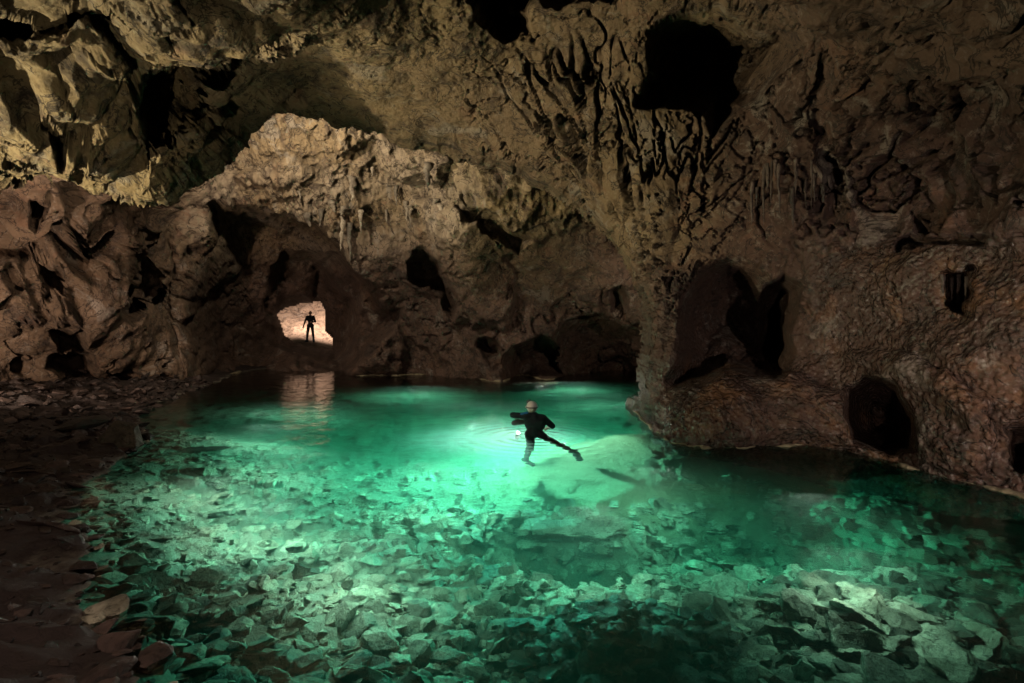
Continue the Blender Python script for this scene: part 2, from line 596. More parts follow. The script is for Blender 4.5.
class Layer:
    def __init__(self, x0, x1, y0, y1, step):
        nx = int((x1 - x0) / step) + 1
        ny = int((y1 - y0) / step) + 1
        self.xs = np.linspace(x0, x1, nx)
        self.ys = np.linspace(y0, y1, ny)
        self.px, self.py = np.meshgrid(self.xs, self.ys)
        self.x0, self.y0, self.step = x0, y0, step
        q = np.stack([self.px / 100, self.py / 100, np.zeros_like(self.px)], -1)
        # irregular outlines: the traced lines wander
        self.wx = self.px + 11 * fbm(q, 2.0, 5, 900) + 3 * fbm(q, 9, 3, 910)
        self.wy = self.py + 11 * fbm(q, 2.0, 5, 930) + 3 * fbm(q, 9, 3, 940)
        self.hx = self.px + 24 * fbm(q, 1.9, 4, 950, 0.52)
        self.hy = self.py + 24 * fbm(q, 1.9, 4, 970, 0.52)

    def sd(self, poly):
        return poly_sd(self.wx, self.wy, poly)

    def at(self, px, py):
        i = int(np.clip(round((py - self.y0) / (self.ys[1] - self.ys[0])), 0, len(self.ys) - 1))
        j = int(np.clip(round((px - self.x0) / (self.xs[1] - self.xs[0])), 0, len(self.xs) - 1))
        return Vector(self.P[i, j].tolist())

    def faces(self, keep):
        ny, nx = self.px.shape
        idx = np.arange(ny * nx).reshape(ny, nx)
        k = keep[:-1, :-1] & keep[1:, :-1] & keep[:-1, 1:] & keep[1:, 1:]
        a = np.stack([idx[:-1, :-1], idx[1:, :-1], idx[1:, 1:], idx[:-1, 1:]], -1)
        return a, k

    def build(self, keep, split):
        """split: list of (name, faces mask grid (cells), tags)"""
        a, k = self.faces(keep)
        P = self.P.reshape(-1, 3)
        N = self.N.reshape(-1, 3)
        out = []
        for name, m in split:
            f = a[k & m]
            used = np.unique(f)
            if not len(used):
                continue
            re = np.zeros(len(P), np.int64)
            re[used] = np.arange(len(used))
            at = {n: v.reshape(-1)[used] for n, v in self.attr.items()}
            out.append(mesh_obj(name, P[used], re[f], M_ROCK, at, N[used]))
        return out


def WL(px, py):
    return (px, py, float(at_height(px, py)))


# ---- front: left lobe, vault, pillar, right wall
L0 = Layer(-190, 1230, -130, 540, 1.55)
front_pts = [
    (-190, -120, 4.4), (0, -120, 4.5), (200, -120, 4.6), (400, -120, 5.6), (600, -120, 6.2), (800, -120, 5.8), (1024, -120, 4.8), (1230, -120, 4.4),
    (-190, 60, 5.6), (-190, 190, 8.5), (0, 0, 5.6), (150, 0, 5.7), (300, 0, 6.6), (0, 100, 7.0), (120, 90, 7.2), (200, 110, 8.6), (260, 60, 8.2),
    (0, 190, 9.2), (70, 203, 9.6), (150, 207, 10.0), (210, 180, 10.5), (290, 112, 11.5),
    (400, 0, 8.0), (400, 70, 9.6), (350, 128, 12.0), (470, 172, 13.0), (470, 110, 11.2), (520, 20, 9.5), (540, 195, 12.8), (590, 225, 12.3),
    (620, 265, 12.0), (640, 320, 11.9), (655, 350, 11.4), (600, 100, 10.2), (590, 160, 11.3), (660, 280, 11.3), (680, 230, 10.9),
    (700, 0, 8.6), (715, 70, 10.0), (720, 150, 10.6), (800, 20, 8.2), (800, 100, 9.6), (820, 200, 9.8), (900, 0, 7.0), (900, 100, 8.2), (1024, 0, 6.0),
    (1024, 100, 6.9), (1024, 200, 7.2), (920, 200, 8.8), (1024, 270, 7.0), (900, 250, 8.9), (800, 255, 10.2), (720, 250, 11.0),
    (760, 320, 10.8), (850, 320, 9.4), (850, 370, 9.5), (940, 340, 7.8), (960, 400, 7.5), (1024, 380, 6.8), (1024, 440, 6.7),
    (645, 400, 11.4), (670, 400, 11.0), (700, 375, 10.6), (760, 375, 10.4), (720, 410, 9.9), (800, 405, 9.8),
    WL(625, 413), WL(650, 432), WL(700, 440), WL(800, 443), WL(850, 455), WL(900, 466), WL(960, 481), WL(1024, 497), WL(1100, 512),
    (625, 445, 12.5), (650, 470, 10.7), (700, 475, 10.0), (800, 478, 9.7), (900, 500, 8.1), (1024, 535, 6.6), (1100, 545, 6.2), (1200, 300, 6.0), (1200, 450, 5.9), (1200, 100, 5.8),
]
OPEN = [(-400, 183), (-100, 186), (0, 190), (70, 203), (118, 209), (150, 206), (185, 196), (210, 178), (235, 166), (258, 150), (276, 130), (294, 119), (322, 121), (350, 131), (385, 137), (420, 150),
        (470, 168), (510, 176), (545, 190), (575, 212), (600, 234), (618, 262), (632, 292), (641, 325), (640, 355), (633, 385),
        (624, 405), (622, 418), (632, 440), (640, 700), (-400, 700)]
sd_open = -L0.sd(OPEN)                                # positive on rock
d = rbf(front_pts)(L0.px, L0.py)
R = 22.0
s = np.clip(sd_open / R, 0, 1)
d = d + 2.2 * (1 - np.sqrt(np.clip(1 - (1 - s) ** 2, 0, 1)))
N = pts(L0.px, L0.py, d)
N = face_cam(grid_normals(N), N)


def dent(layer, d, poly, depth, w, k=1.0):
    t = np.clip((poly_sd(layer.px + k * (layer.hx - layer.px), layer.py + k * (layer.hy - layer.py), poly) + w * 0.3) / (w * 1.5), 0, 1)
    return d + depth * (0.35 * sstep(0, 0.35, t) + 0.65 * sstep(0.1, 1, t))


def lump(layer, d, poly, depth, w):
    return d - depth * np.sqrt(np.clip(layer.sd(poly) / w, 0, 1))


# black recesses
d = dent(L0, d, [(652, 40), (690, 16), (735, 24), (780, 38), (796, 55), (770, 84), (738, 104), (716, 134), (704, 112), (672, 112), (640, 104), (655, 80)], 2.2, 26, 0.45)
d = dent(L0, d, [(470, 0), (500, 28), (535, 20), (600, -5), (560, -60), (480, -60)], 3.2, 24)
d = dent(L0, d, [(148, 80), (165, 68), (215, 60), (230, 95), (210, 135), (180, 150), (150, 150), (142, 110)], 1.3, 12)
d = dent(L0, d, [(236, 30), (262, 20), (250, 62), (228, 90)], 1.0, 9)
d = dent(L0, d, [(40, 118), (52, 118), (60, 145), (52, 155), (42, 140)], 0.7, 6)
d = dent(L0, d, [(-30, 20), (25, 30), (34, 48), (-20, 60)], 0.8, 9)
d = dent(L0, d, [(70, 30), (115, 22), (118, 36), (85, 50), (66, 50)], 0.5, 8)
d = dent(L0, d, [(55, 165), (85, 145), (98, 185), (80, 200)], 0.6, 8)
d = dent(L0, d, [(682, 330), (690, 295), (712, 266), (735, 258), (756, 275), (772, 300), (782, 350), (774, 376), (725, 362), (695, 374), (674, 380)], 3.4, 40, 0.5)
d = dent(L0, d, [(768, 285), (785, 272), (800, 290), (792, 330), (776, 372), (758, 350)], 2.4, 14, 0.5)
d = dent(L0, d, [(846, 392), (868, 382), (900, 388), (916, 415), (912, 448), (885, 452), (852, 440)], 2.4, 20, 0.5)
d = dent(L0, d, [(940, 278), (972, 272), (970, 310), (945, 308)], 0.8, 8)
d = dent(L0, d, [(820, 60), (834, 60), (842, 220), (818, 222)], 0.45, 13, 0.5)
d = dent(L0, d, [(900, 235), (1000, 232), (990, 246), (905, 248)], 0.4, 6)
d = dent(L0, d, [(1010, 425), (1060, 410), (1060, 465), (1012, 460)], 1.0, 10)
d = dent(L0, d, [(626, 405), (660, 412), (668, 426), (650, 436), (628, 428)], 0.35, 8)
# the ledge under the alcove and the bulge over it
d = lump(L0, d, [(650, 400), (690, 380), (740, 365), (800, 375), (840, 395), (850, 450), (760, 470), (680, 470), (650, 450)], 0.55, 34)
d = lump(L0, d, [(840, 355), (905, 352), (960, 375), (1000, 400), (980, 480), (920, 470), (915, 400), (870, 380)], 0.35, 26)
# left lobe blocks
d = lump(L0, d, [(-20, 60), (90, 40), (140, 80), (140, 150), (90, 205), (-20, 195)], 0.7, 40)
d = lump(L0, d, [(150, 160), (180, 150), (215, 130), (235, 120), (230, 170), (150, 212), (125, 205)], 0.6, 22)
d = lump(L0, d, [(255, 55), (310, 35), (312, 60), (262, 82)], 0.4, 12)
base = pts(L0.px, L0.py, d)

px, py = L0.px, L0.py
z_left = (1 - sstep(280, 380, px - 0.3 * (py - 100)))
z_right = sstep(760, 860, px) * sstep(215, 260, py)
z_pill = sstep(600, 640, px) * (1 - sstep(690, 760, px)) * sstep(240, 300, py)
z_ledge = sstep(640, 690, px) * (1 - sstep(840, 870, px)) * sstep(350, 380, py)
z_wet = np.clip(z_right + 0.8 * z_ledge + 0.4 * z_pill, 0, 1)
z_mid = np.clip(1 - z_left - z_wet, 0, 1)

disp = z_left * (block_disp(base, 5, 0.8, 0.46, 0.15, 0.42) + 0.05 * chisel(base, 6.5, 14) + crack_disp(base, 12, 0.8, 0.24, 0.03) + crack_disp(base, 16, 2.2, 0.10, 0.05) + pockets(base, 20, 0.9, 0.36, 0.3))
calm = 0.35 + 0.65 * sstep(470, 560, px + 0.5 * (py - 60))
mid = block_disp(base, 60, 0.50, 0.20, 0.04, 0.5) * (0.55 + 0.45 * calm) + calm * (crack_disp(base, 70, 1.0, 0.22, 0.03) + crack_disp(base, 80, 1.9, 0.14, 0.04))
mid = mid + 0.035 * fbm(base * np.array([1, 1, 0.7]), 2.2, 5, 95, 0.62, True)
# fissures that fan out of the pillar along the rib of the vault
rx, ry = px - 655, (py - 335)
ang, rad_ = np.arctan2(-ry, -rx), np.log(np.hypot(rx, ry) + 20)
fan = np.stack([ang * 3.0, rad_ * 0.75, 0 * ang], -1)
zf = sstep(430, 560, px) * (1 - sstep(700, 790, px)) * (1 - sstep(300, 345, py)) * sstep(20, 90, py)
for sc_, a_, w_ in ((1.4, 0.32, 0.03), (2.8, 0.22, 0.045)):
    nn = fbm(fan + 0.25 * fbm(fan, 3.0, 3, 87)[..., None], sc_, 3, 88 + int(sc_ * 10), 0.5)
    mid = mid - zf * a_ * (1 - sstep(0, w_, np.abs(nn)))
disp = disp + (z_mid + 0.5 * z_pill) * mid
# vertical drapery on the far right of the vault
st = base * np.array([1, 1, 0.18])
z_drape = sstep(735, 765, px) * (1 - sstep(838, 850, px)) * sstep(40, 80, py) * (1 - sstep(205, 240, py))
disp = disp + (0.6 * z_drape + 0.6 * z_pill) * 0.22 * fbm(st, 2.6, 3, 120, ridged=True)
# popcorn crust on the wet wall
f1, f2, _, off = worley(warp(base, 3.0, 0.06, 140), 9.0, 141)
disp = disp + z_wet * (0.045 * (0.8 - f1) + 0.30 * fbm(base, 0.8, 4, 150) + 0.35 * chisel(warp(base, 0.6, 0.3, 151), 0.55, 152))
z_ur = sstep(700, 800, px) * (1 - sstep(215, 260, py))
disp = disp + z_ur * (0.45 * fbm(warp(base, 0.5, 0.5, 155), 0.55, 4, 156, 0.5, True) + crack_disp(base, 158, 0.8, 0.3, 0.05))
disp = disp + 0.06 * fbm(base, 2.6, 5, 160, 0.65)
edge_ = 0.7 - 0.42 * sstep(470, 560, px)
disp = disp * (edge_ + (1 - edge_) * sstep(0, 22, sd_open))
gy_, gx_ = np.gradient(d)
disp = disp / (1 + sstep(18, 30, sd_open) * (np.hypot(gx_, gy_) / 0.16) ** 2)
L0.P = base + N * disp[..., None]
L0.N = face_cam(grid_normals(L0.P), L0.P)
n2d = fbm(base, 0.35, 3, 170)
L0.attr = {
    'ochre': np.clip(z_left * 0.85 + z_mid * (0.55 + 0.5 * n2d) * (1 - 0.95 * sstep(690, 820, px)), 0, 1) * (1 - 0.8 * z_pill),
    'wet': z_wet,
    'pale': np.clip(0.25 * z_left * sstep(0.0, 0.4, n2d), 0, 1),
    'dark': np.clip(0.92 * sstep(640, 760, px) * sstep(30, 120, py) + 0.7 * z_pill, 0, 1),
}
cx = 0.25 * (px[:-1, :-1] + px[1:, :-1] + px[:-1, 1:] + px[1:, 1:])
cy = 0.25 * (py[:-1, :-1] + py[1:, :-1] + py[:-1, 1:] + py[1:, 1:])
wxc, wyc = L0.wx[:-1, :-1], L0.wy[:-1, :-1]
m_pill = poly_sd(wxc, wyc, [(560, 235), (640, 255), (690, 255), (702, 275), (678, 320), (672, 372), (655, 395), (640, 480), (600, 480), (600, 300)]) > 0
m_ledge = (poly_sd(wxc, wyc, [(655, 395), (672, 376), (740, 360), (800, 374), (838, 390), (848, 410), (852, 444), (850, 560), (630, 560), (640, 470)]) > 0) & ~m_pill
m_wall = (cx > 690) & (cy > 235) & ~m_pill & ~m_ledge
m_ceil = ~(m_pill | m_ledge | m_wall)
keep0 = sd_open > 0
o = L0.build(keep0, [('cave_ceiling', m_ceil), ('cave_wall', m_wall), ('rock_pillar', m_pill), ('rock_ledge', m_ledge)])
tag(o[0], 'low vaulted cave ceiling of cracked ochre rock over the near pool', 'ceiling', kind='structure')
tag(o[1], 'wet bumpy brown cave wall on the right of the pool', 'wall', kind='structure')
tag(o[2], 'tapering brown rock pillar joining the ceiling vault to the lake edge', 'rock pillar')
tag(o[3], 'low rounded wet rock ledge bulging above the waterline beside the pillar', 'rock ledge')

# ---- back chamber
L1 = Layer(-230, 760, 40, 440, 1.5)
back_pts = [
    (-230, 60, 9), (-230, 250, 10), (-230, 420, 9), (0, 100, 10.5), (0, 220, 12.5), (0, 300, 13.5), (0, 390, 14.3), (0, 430, 14.5), (100, 200, 13.5), (100, 300, 15.5), (100, 388, 17.5), (100, 430, 17.5),
    (200, 60, 15.0), (200, 150, 16.8), (190, 210, 17.5), (190, 300, 19.5), (200, 384, 20.5), (200, 430, 21), (280, 160, 18.0), (300, 205, 19.0), (260, 300, 22), (250, 372, 24.5),
    WL(345, 374), (345, 420, 23.5), (350, 300, 22), (400, 250, 20), (420, 195, 19.0), (400, 150, 18.4), (300, 60, 15.5), (500, 60, 15.5), (480, 300, 20.6), WL(420, 375), WL(480, 379), (480, 430, 21), (480, 200, 17.6),
    (520, 180, 17), (550, 250, 19), WL(555, 379), (600, 290, 20.5), WL(600, 371), (630, 370, 25), (600, 430, 24), (640, 320, 20.5), (700, 250, 19), (700, 420, 23), (760, 60, 16), (760, 300, 18), (760, 430, 20),
]
d = rbf(back_pts)(L1.px, L1.py)
N = pts(L1.px, L1.py, d)
N = face_cam(grid_normals(N), N)
# the tunnel to the exit, arch within arch
d = dent(L1, d, [(204, 232), (212, 208), (240, 206), (275, 215), (300, 222), (338, 245), (352, 272), (372, 300), (386, 320), (378, 342), (352, 366), (345, 376), (262, 366), (230, 374), (206, 384), (202, 330)], 4.5, 26)
d = dent(L1, d, [(262, 285), (278, 268), (310, 262), (345, 262), (352, 300), (350, 350), (330, 362), (300, 356), (276, 340)], 3.0, 18)
d = lump(L1, d, [(262, 300), (280, 275), (310, 262), (322, 270), (318, 296), (290, 306), (270, 312)], 1.2, 14)
d = lump(L1, d, [(330, 330), (352, 300), (372, 285), (392, 310), (410, 345), (400, 380), (350, 380), (338, 352)], 1.4, 20)
# hollows of the far wall
d = dent(L1, d, [(402, 275), (420, 258), (436, 268), (448, 290), (465, 312), (455, 325), (432, 312), (410, 300)], 2.2, 12)
d = dent(L1, d, [(512, 345), (540, 336), (562, 348), (566, 372), (510, 380), (506, 362)], 2.6, 12, 0.4)
d = dent(L1, d, [(480, 348), (498, 340), (503, 358), (490, 368)], 1.2, 7)
d = dent(L1, d, [(462, 200), (490, 208), (520, 225), (536, 240), (520, 270), (505, 240), (480, 222)], 1.3, 10)
d = dent(L1, d, [(608, 292), (622, 286), (632, 300), (630, 316), (616, 312)], 1.0, 8, 0.4)
d = lump(L1, d, [(335, 118), (400, 128), (455, 158), (448, 182), (400, 172), (372, 150), (342, 150)], 0.9, 16)
d = lump(L1, d, [(230, 175), (262, 160), (300, 150), (318, 175), (290, 200), (240, 200)], 0.5, 18)
# hollows of the left wall
for poly, a, w in (
        ([(145, 255), (170, 268), (182, 300), (160, 320), (128, 322), (120, 300), (140, 285)], 1.5, 10),
        ([(35, 262), (62, 268), (60, 292), (38, 300)], 1.1, 7), ([(80, 232), (98, 236), (96, 256), (82, 252)], 0.9, 6),
        ([(40, 355), (90, 345), (95, 378), (60, 385), (35, 375)], 1.0, 10), ([(35, 322), (70, 318), (85, 345), (45, 350)], 0.9, 9),
        ([(150, 240), (176, 240), (172, 262), (156, 258)], 0.8, 6), ([(25, 215), (48, 220), (40, 235), (22, 235)], 0.8, 6), ([(192, 340), (206, 330), (206, 372), (194, 372)], 0.8, 6)):
    d = dent(L1, d, poly, a, w)
d = lump(L1, d, [(-40, 285), (30, 280), (40, 320), (10, 335), (-40, 330)], 0.7, 14)
d = lump(L1, d, [(45, 300), (75, 295), (78, 322), (50, 325)], 0.6, 10)
d = lump(L1, d, [(185, 300), (200, 230), (208, 300), (200, 380), (185, 380)], 0.5, 10)
d = lump(L1, d, [(420, 190), (470, 195), (500, 240), (515, 300), (500, 335), (470, 330), (440, 270)], 0.9, 26)
base = pts(L1.px, L1.py, d)
px, py = L1.px, L1.py
z_lw = 1 - sstep(190, 230, px)
z_up = sstep(170, 230, px) * (1 - sstep(225, 290, py + 0.10 * (px - 300)))
z_far = np.clip(1 - z_lw - z_up, 0, 1)
disp = (z_lw + 0.55 * z_far + 0.6 * z_up) * block_disp(base, 205, 1.0, 0.40, 0.10, 0.36) + z_lw * (pockets(base, 215, 0.6, 0.28, 0.7) + crack_disp(base, 216, 0.6, 0.3, 0.05))
st = base * np.array([1, 1, 0.22])
disp = disp + z_up * (0.38 * fbm(st, 1.1, 4, 220, ridged=True) + 0.18 * fbm(st, 4.5, 3, 222, ridged=True))
disp = disp + z_far * (0.7 * fbm(base, 0.35, 4, 230, 0.5) + 0.12 * fbm(base * np.array([1, 1, 0.6]), 1.7, 4, 233, ridged=True) + crack_disp(base, 236, 0.7, 0.25, 0.05))
disp = disp + 0.14 * fbm(base, 1.3, 6, 240, 0.65)
EXIT = [(277, 314), (287, 307), (305, 302), (322, 301), (325, 315), (324, 330), (331, 337), (331, 345), (312, 345), (296, 341), (285, 331)]
sd_exit = -poly_sd(L1.px + 0.35 * (L1.wx - L1.px), L1.py + 0.35 * (L1.wy - L1.py), EXIT)
disp = disp * (0.1 + 0.9 * sstep(0, 40, sd_exit))
gy_, gx_ = np.gradient(d)
disp = disp / (1 + (np.hypot(gx_, gy_) / 0.30) ** 2)
s = np.clip(sd_exit / 10, 0, 1)
base = pts(L1.px, L1.py, d + 0.9 * (1 - np.sqrt(np.clip(1 - (1 - s) ** 2, 0, 1))))
L1.P = base + N * disp[..., None]
L1.N = face_cam(grid_normals(L1.P), L1.P)
n2d = fbm(base, 0.3, 3, 250)
L1.attr = {
    'ochre': np.clip(0.25 * z_lw + 0.6 * z_up + sstep(430, 480, px) * (1 - sstep(560, 620, px)) * (1 - sstep(260, 330, py)) * 0.6, 0, 1),
    'wet': np.clip(0.25 * z_far, 0, 1),
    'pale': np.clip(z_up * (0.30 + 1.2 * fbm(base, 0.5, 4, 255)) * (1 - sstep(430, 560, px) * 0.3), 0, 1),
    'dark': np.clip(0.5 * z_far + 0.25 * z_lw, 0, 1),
}
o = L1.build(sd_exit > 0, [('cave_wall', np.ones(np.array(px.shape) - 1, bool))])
tag(o[0], 'rugged back wall of the cave with the arched passage and hollows', 'wall', kind='structure')

# ---- the lit passage beyond the exit
L2 = Layer(190, 420, 240, 349, 1.5)
d = rbf([(180, 230, 42), (430, 230, 42), (300, 290, 41), (300, 318, 38), (240, 330, 37), (380, 330, 37), (300, 333, 34.5), (300, 344, 32.2), (300, 350, 31.8), (200, 348, 32.5), (410, 348, 32.5)])(L2.px, L2.py)
base = pts(L2.px, L2.py, d)
N = face_cam(grid_normals(base), base)
disp = block_disp(base, 305, 0.4, 0.2, 0.1, 0.5) + 0.2 * fbm(base, 1.2, 5, 320)
disp = disp * (1 - 0.8 * sstep(330, 345, L2.py))
L2.P = base + N * disp[..., None]
L2.N = face_cam(grid_normals(L2.P), L2.P)
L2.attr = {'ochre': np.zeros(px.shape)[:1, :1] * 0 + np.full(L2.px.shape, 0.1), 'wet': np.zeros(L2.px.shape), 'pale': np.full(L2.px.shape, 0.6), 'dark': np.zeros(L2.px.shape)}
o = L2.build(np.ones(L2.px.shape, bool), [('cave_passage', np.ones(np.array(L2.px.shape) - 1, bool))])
tag(o[0], 'brightly lit pale rock slope in the passage behind the standing figure', 'passage', kind='structure')

# ------------------------------------------------------------------ ground: shore and lake bed in one sheet
SHORE = np.array([pts(x, y, at_height(x, y)) for x, y in
                  ((215, 900), (150, 683), (105, 620), (88, 590), (92, 550), (75, 515), (95, 480), (140, 450), (150, 430), (140, 418), (165, 400), (205, 386), (240, 372), (275, 367))])


def shore_x(y):
    return np.interp(y, SHORE[:, 1], SHORE[:, 0])


def gauss(x, y, cx, cy, rx, ry):
    return np.exp(-((x - cx) / rx) ** 2 - ((y - cy) / ry) ** 2)


def ground_z(x, y):
    x = np.asarray(x, float)
    y = np.asarray(y, float)
    P = np.stack([x, y, np.zeros_like(x)], -1)
    s = x - shore_x(y) + 0.18 * fbm(P, 1.5, 3, 400)
    land = np.where(s < 0, 0.16 * np.abs(s) ** 0.85 + 0.05 * (s < -2) * (np.abs(s) - 2), 0)
    t = np.clip(s, 0, None)
    bed = -1.2 * (1 - np.exp(-t * 0.45))
    bed = bed - 0.75 * gauss(x, y, -1.5, 14.0, 4.0, 4.5) - 0.25 * gauss(x, y, -0.8, 9.4, 1.8, 1.6)
    bed = bed - 0.8 * gauss(x, y, 3.5, 7.7, 1.5, 0.9) - 1.3 * gauss(x, y, 0.80, 7.0, 0.85, 0.5) + 0.3 * gauss(x, y, 0.7, 7.9, 0.8, 0.35)
    bed = bed + 0.92 * gauss(x, y, 2.5, 11.0, 2.0, 1.9)
    bed = bed + 0.40 * gauss(x, y, 0.9, 4.8, 1.0, 0.6) + 0.45 * gauss(x, y, 3.2, 5.0, 1.5, 0.9)
    bed = bed + 0.6 * gauss(x, y, 5.2, 7.9, 0.6, 0.8)
    shelf = gauss(x, y, 2.35, 11.5, 1.25, 1.15)
    bed = np.where(bed > -0.04, -0.04 + 0.12 * np.tanh((bed + 0.04) * 2), bed)
    bed = bed + 0.10 * shelf ** 2
    z = np.where(s < 0, land, bed)
    f1, f2, fac, off = worley(warp(P, 1.2, 0.25, 410), 2.2, 411)
    rough = 0.10 * fac + 0.05 * off
    z = z + (1 - 0.85 * np.clip(1.4 * gauss(x, y, 2.2, 11.0, 2.0, 1.7), 0, 1)) * (0.35 + 0.65 * sstep(-0.3, 0.6, np.abs(s))) * (rough + 0.07 * fbm(P, 1.0, 4, 420) + 0.03 * fbm(P, 6.0, 3, 430))
    return z


gx, gy = np.meshgrid(np.concatenate([np.arange(-22, -9, 0.12), np.arange(-9, 8, 0.05), np.arange(8, 14, 0.12)]),
                     np.concatenate([np.arange(1.2, 13, 0.05), np.arange(13, 36, 0.12)]))
gz = ground_z(gx, gy)
ny, nx = gx.shape
idx = np.arange(ny * nx).reshape(ny, nx)
f = np.stack([idx[:-1, :-1], idx[:-1, 1:], idx[1:, 1:], idx[1:, :-1]], -1).reshape(-1, 4)
dark = gauss(gx, gy, 0.9, 4.7, 1.1, 0.75)  # where the mound's shade is painted on the bed
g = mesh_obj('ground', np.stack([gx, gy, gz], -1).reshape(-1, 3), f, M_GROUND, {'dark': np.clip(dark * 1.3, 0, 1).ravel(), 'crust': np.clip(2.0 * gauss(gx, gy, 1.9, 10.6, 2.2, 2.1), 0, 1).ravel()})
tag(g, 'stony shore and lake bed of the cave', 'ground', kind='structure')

# ------------------------------------------------------------------ water: a closed body from the surface down
bm = bmesh.new()
bmesh.ops.create_cube(bm, size=1.0)
w_me = bpy.data.meshes.new('lake_water')
for v in bm.verts:
    v.co = Vector((-1 + v.co.x * 44, 17.5 + v.co.y * 36, -2.5 + v.co.z * 5.0))
bm.to_mesh(w_me)
bm.free()
w_me.materials.append(M_WATER)
wo = bpy.data.objects.new('lake_water', w_me)
C.objects.link(wo)
tag(wo, 'clear emerald green water of the underground lake', 'water', kind='structure')

def glow_haze():  # scattering volume added to spread the dive lamp's glow
    t = NT('glow_haze')
    co = t.n('ShaderNodeTexCoord').outputs['Object']
    g = t.n('ShaderNodeTexGradient', gradient_type='SPHERICAL')
    t.l(co, g.inputs['Vector'])
    nz = t.noise(co, 1.6, 3, 0.55)
    dn = t.math('MULTIPLY', t.math('POWER', g.outputs['Fac'], 1.6), t.ramp(nz, 0.3, 0.7, 0.3, 0.85))
    v = t.n('ShaderNodeVolumeScatter')
    v.inputs['Color'].default_value = (0.85, 1.0, 0.95, 1)
    v.inputs['Anisotropy'].default_value = 0.3
    t.l(dn, v.inputs['Density'])
    t.l(v.outputs[0], t.out.inputs['Volume'])
    b = bmesh.new()
    bmesh.ops.create_icosphere(b, subdivisions=3, radius=1.0)
    me = bpy.data.meshes.new('glow_cloud')
    b.to_mesh(me)
    b.free()
    me.materials.append(t.m)
    o = bpy.data.objects.new('glow_cloud', me)
    C.objects.link(o)
    o.location = (-0.5, 11.6, -0.50)
    o.scale = (2.6, 1.9, 0.47)
    tag(o, kind='stuff')


glow_haze()

# ------------------------------------------------------------------ stones
def stone_mesh(name, seed, mat, flat=0.35, low=False):
    r = np.random.default_rng(seed)
    bm = bmesh.new()
    n = r.integers(11, 18)
    for _ in range(n):
        v = r.normal(size=3)
        v /= np.linalg.norm(v)
        v = np.sign(v) * np.abs(v) ** 0.75
        bm.verts.new((v[0] * (0.42 + 0.14 * r.random()), v[1] * (0.30 + 0.16 * r.random()), v[2] * flat * (0.4 + 0.2 * r.random())))
    h = bmesh.ops.convex_hull(bm, input=bm.verts)
    bmesh.ops.delete(bm, geom=list({e for e in h['geom_interior'] + h['geom_unused'] if isinstance(e, bmesh.types.BMVert)}), context='VERTS')
    bmesh.ops.dissolve_limit(bm, angle_limit=0.25, verts=bm.verts, edges=bm.edges)
    if not low:
        bmesh.ops.bevel(bm, geom=bm.edges[:], offset=0.018, segments=1, affect='EDGES')
    bmesh.ops.triangulate(bm, faces=bm.faces)
    if not low:
        bmesh.ops.subdivide_edges(bm, edges=bm.edges[:], cuts=1)
    bmesh.ops.triangulate(bm, faces=bm.faces)
    co = np.array([v.co[:] for v in bm.verts])
    dn = 0.10 * fbm(co + seed * 3.1, 3.5, 3, 77)
    nr = co / (np.linalg.norm(co, axis=1, keepdims=True) + 1e-6)
    if seed % 2 == 0:
        ell = np.array([0.46, 0.38, 0.45 * flat])
        co = 0.45 * co + 0.55 * nr * ell / (np.linalg.norm(nr / ell * ell.mean(), axis=1, keepdims=True) + 1e-6) * ell.mean() / ell.mean()
    for v, c, k, q in zip(bm.verts, co, dn, nr):
        v.co = Vector(c + q * k * (1, 1, 0.7))
    me = bpy.data.meshes.new(name)
    bm.to_mesh(me)
    bm.free()
    me.materials.append(mat)
    return me


BED_MESH = [stone_mesh('lakebed_stone', 100 + i, M_BED, 0.3 + 0.12 * (i % 3)) for i in range(14)]
SHORE_MESH = [stone_mesh('shore_stone', 300 + i, M_SHORE, 0.25 + 0.12 * (i % 3)) for i in range(12)]
SHADE_MESH = [stone_mesh('shade_stone', 500 + i, M_DARK, 0.45) for i in range(8)]  # mound stones, shade put into their colour


SMALL_MESH = [stone_mesh('rubble', 900 + i, M_BED, 0.3 + 0.12 * (i % 3), True) for i in range(16)]


def arr(me):
    V = np.empty(len(me.vertices) * 3, np.float32)
    me.vertices.foreach_get('co', V)
    Fc = np.empty(len(me.polygons) * 3, np.int32)
    me.polygons.foreach_get('vertices', Fc)
    return V.reshape(-1, 3), Fc.reshape(-1, 3)


def scatter(n, xr, yr, size, ok):
    out = []
    x = RNG.uniform(*xr, n)
    y = RNG.uniform(*yr, n)
    z = ground_z(x, y)
    s = x - shore_x(y)
    for i in range(n):
        if not ok(x[i], y[i], z[i], s[i]):
            continue
        sz = size(x[i], y[i])
        p = (x[i], y[i], z[i] + sz * 0.05)
        u, v, dd = project(p)
        if not (-60 < u < 1090 and v < 740 and dd > 1.5):
            continue
        tilt = RNG.normal(0, 0.30, 2)
        out.append((sz / dd, p, sz * np.array([1, 0.8 + 0.4 * RNG.random(), 0.8 + 0.5 * RNG.random()]), (tilt[0], tilt[1], RNG.uniform(0, 6.28))))
    out.sort(key=lambda q: -q[0])
    return out


def place(items, n_single, name, meshes, small, label, cat, group, stuff_name, mat):
    for it in items[:n_single]:
        o = bpy.data.objects.new(name, meshes[random.randrange(len(meshes))])
        C.objects.link(o)
        o.location = it[1]
        o.scale = it[2]
        o.rotation_euler = it[3]
        tag(o, label, cat, group)
    A = [arr(m) for m in small]
    VS, FS, base = [], [], 0
    for it in items[n_single:]:
        V, Fc = A[random.randrange(len(A))]
        Rm = np.array(Euler(it[3]).to_matrix())
        VS.append((V * it[2]) @ Rm.T + np.array(it[1]))
        FS.append(Fc + base)
        base += len(V)
    if VS:
        o = mesh_obj(stuff_name, np.concatenate(VS), np.concatenate(FS), mat, smooth=False)
        tag(o, kind='stuff')


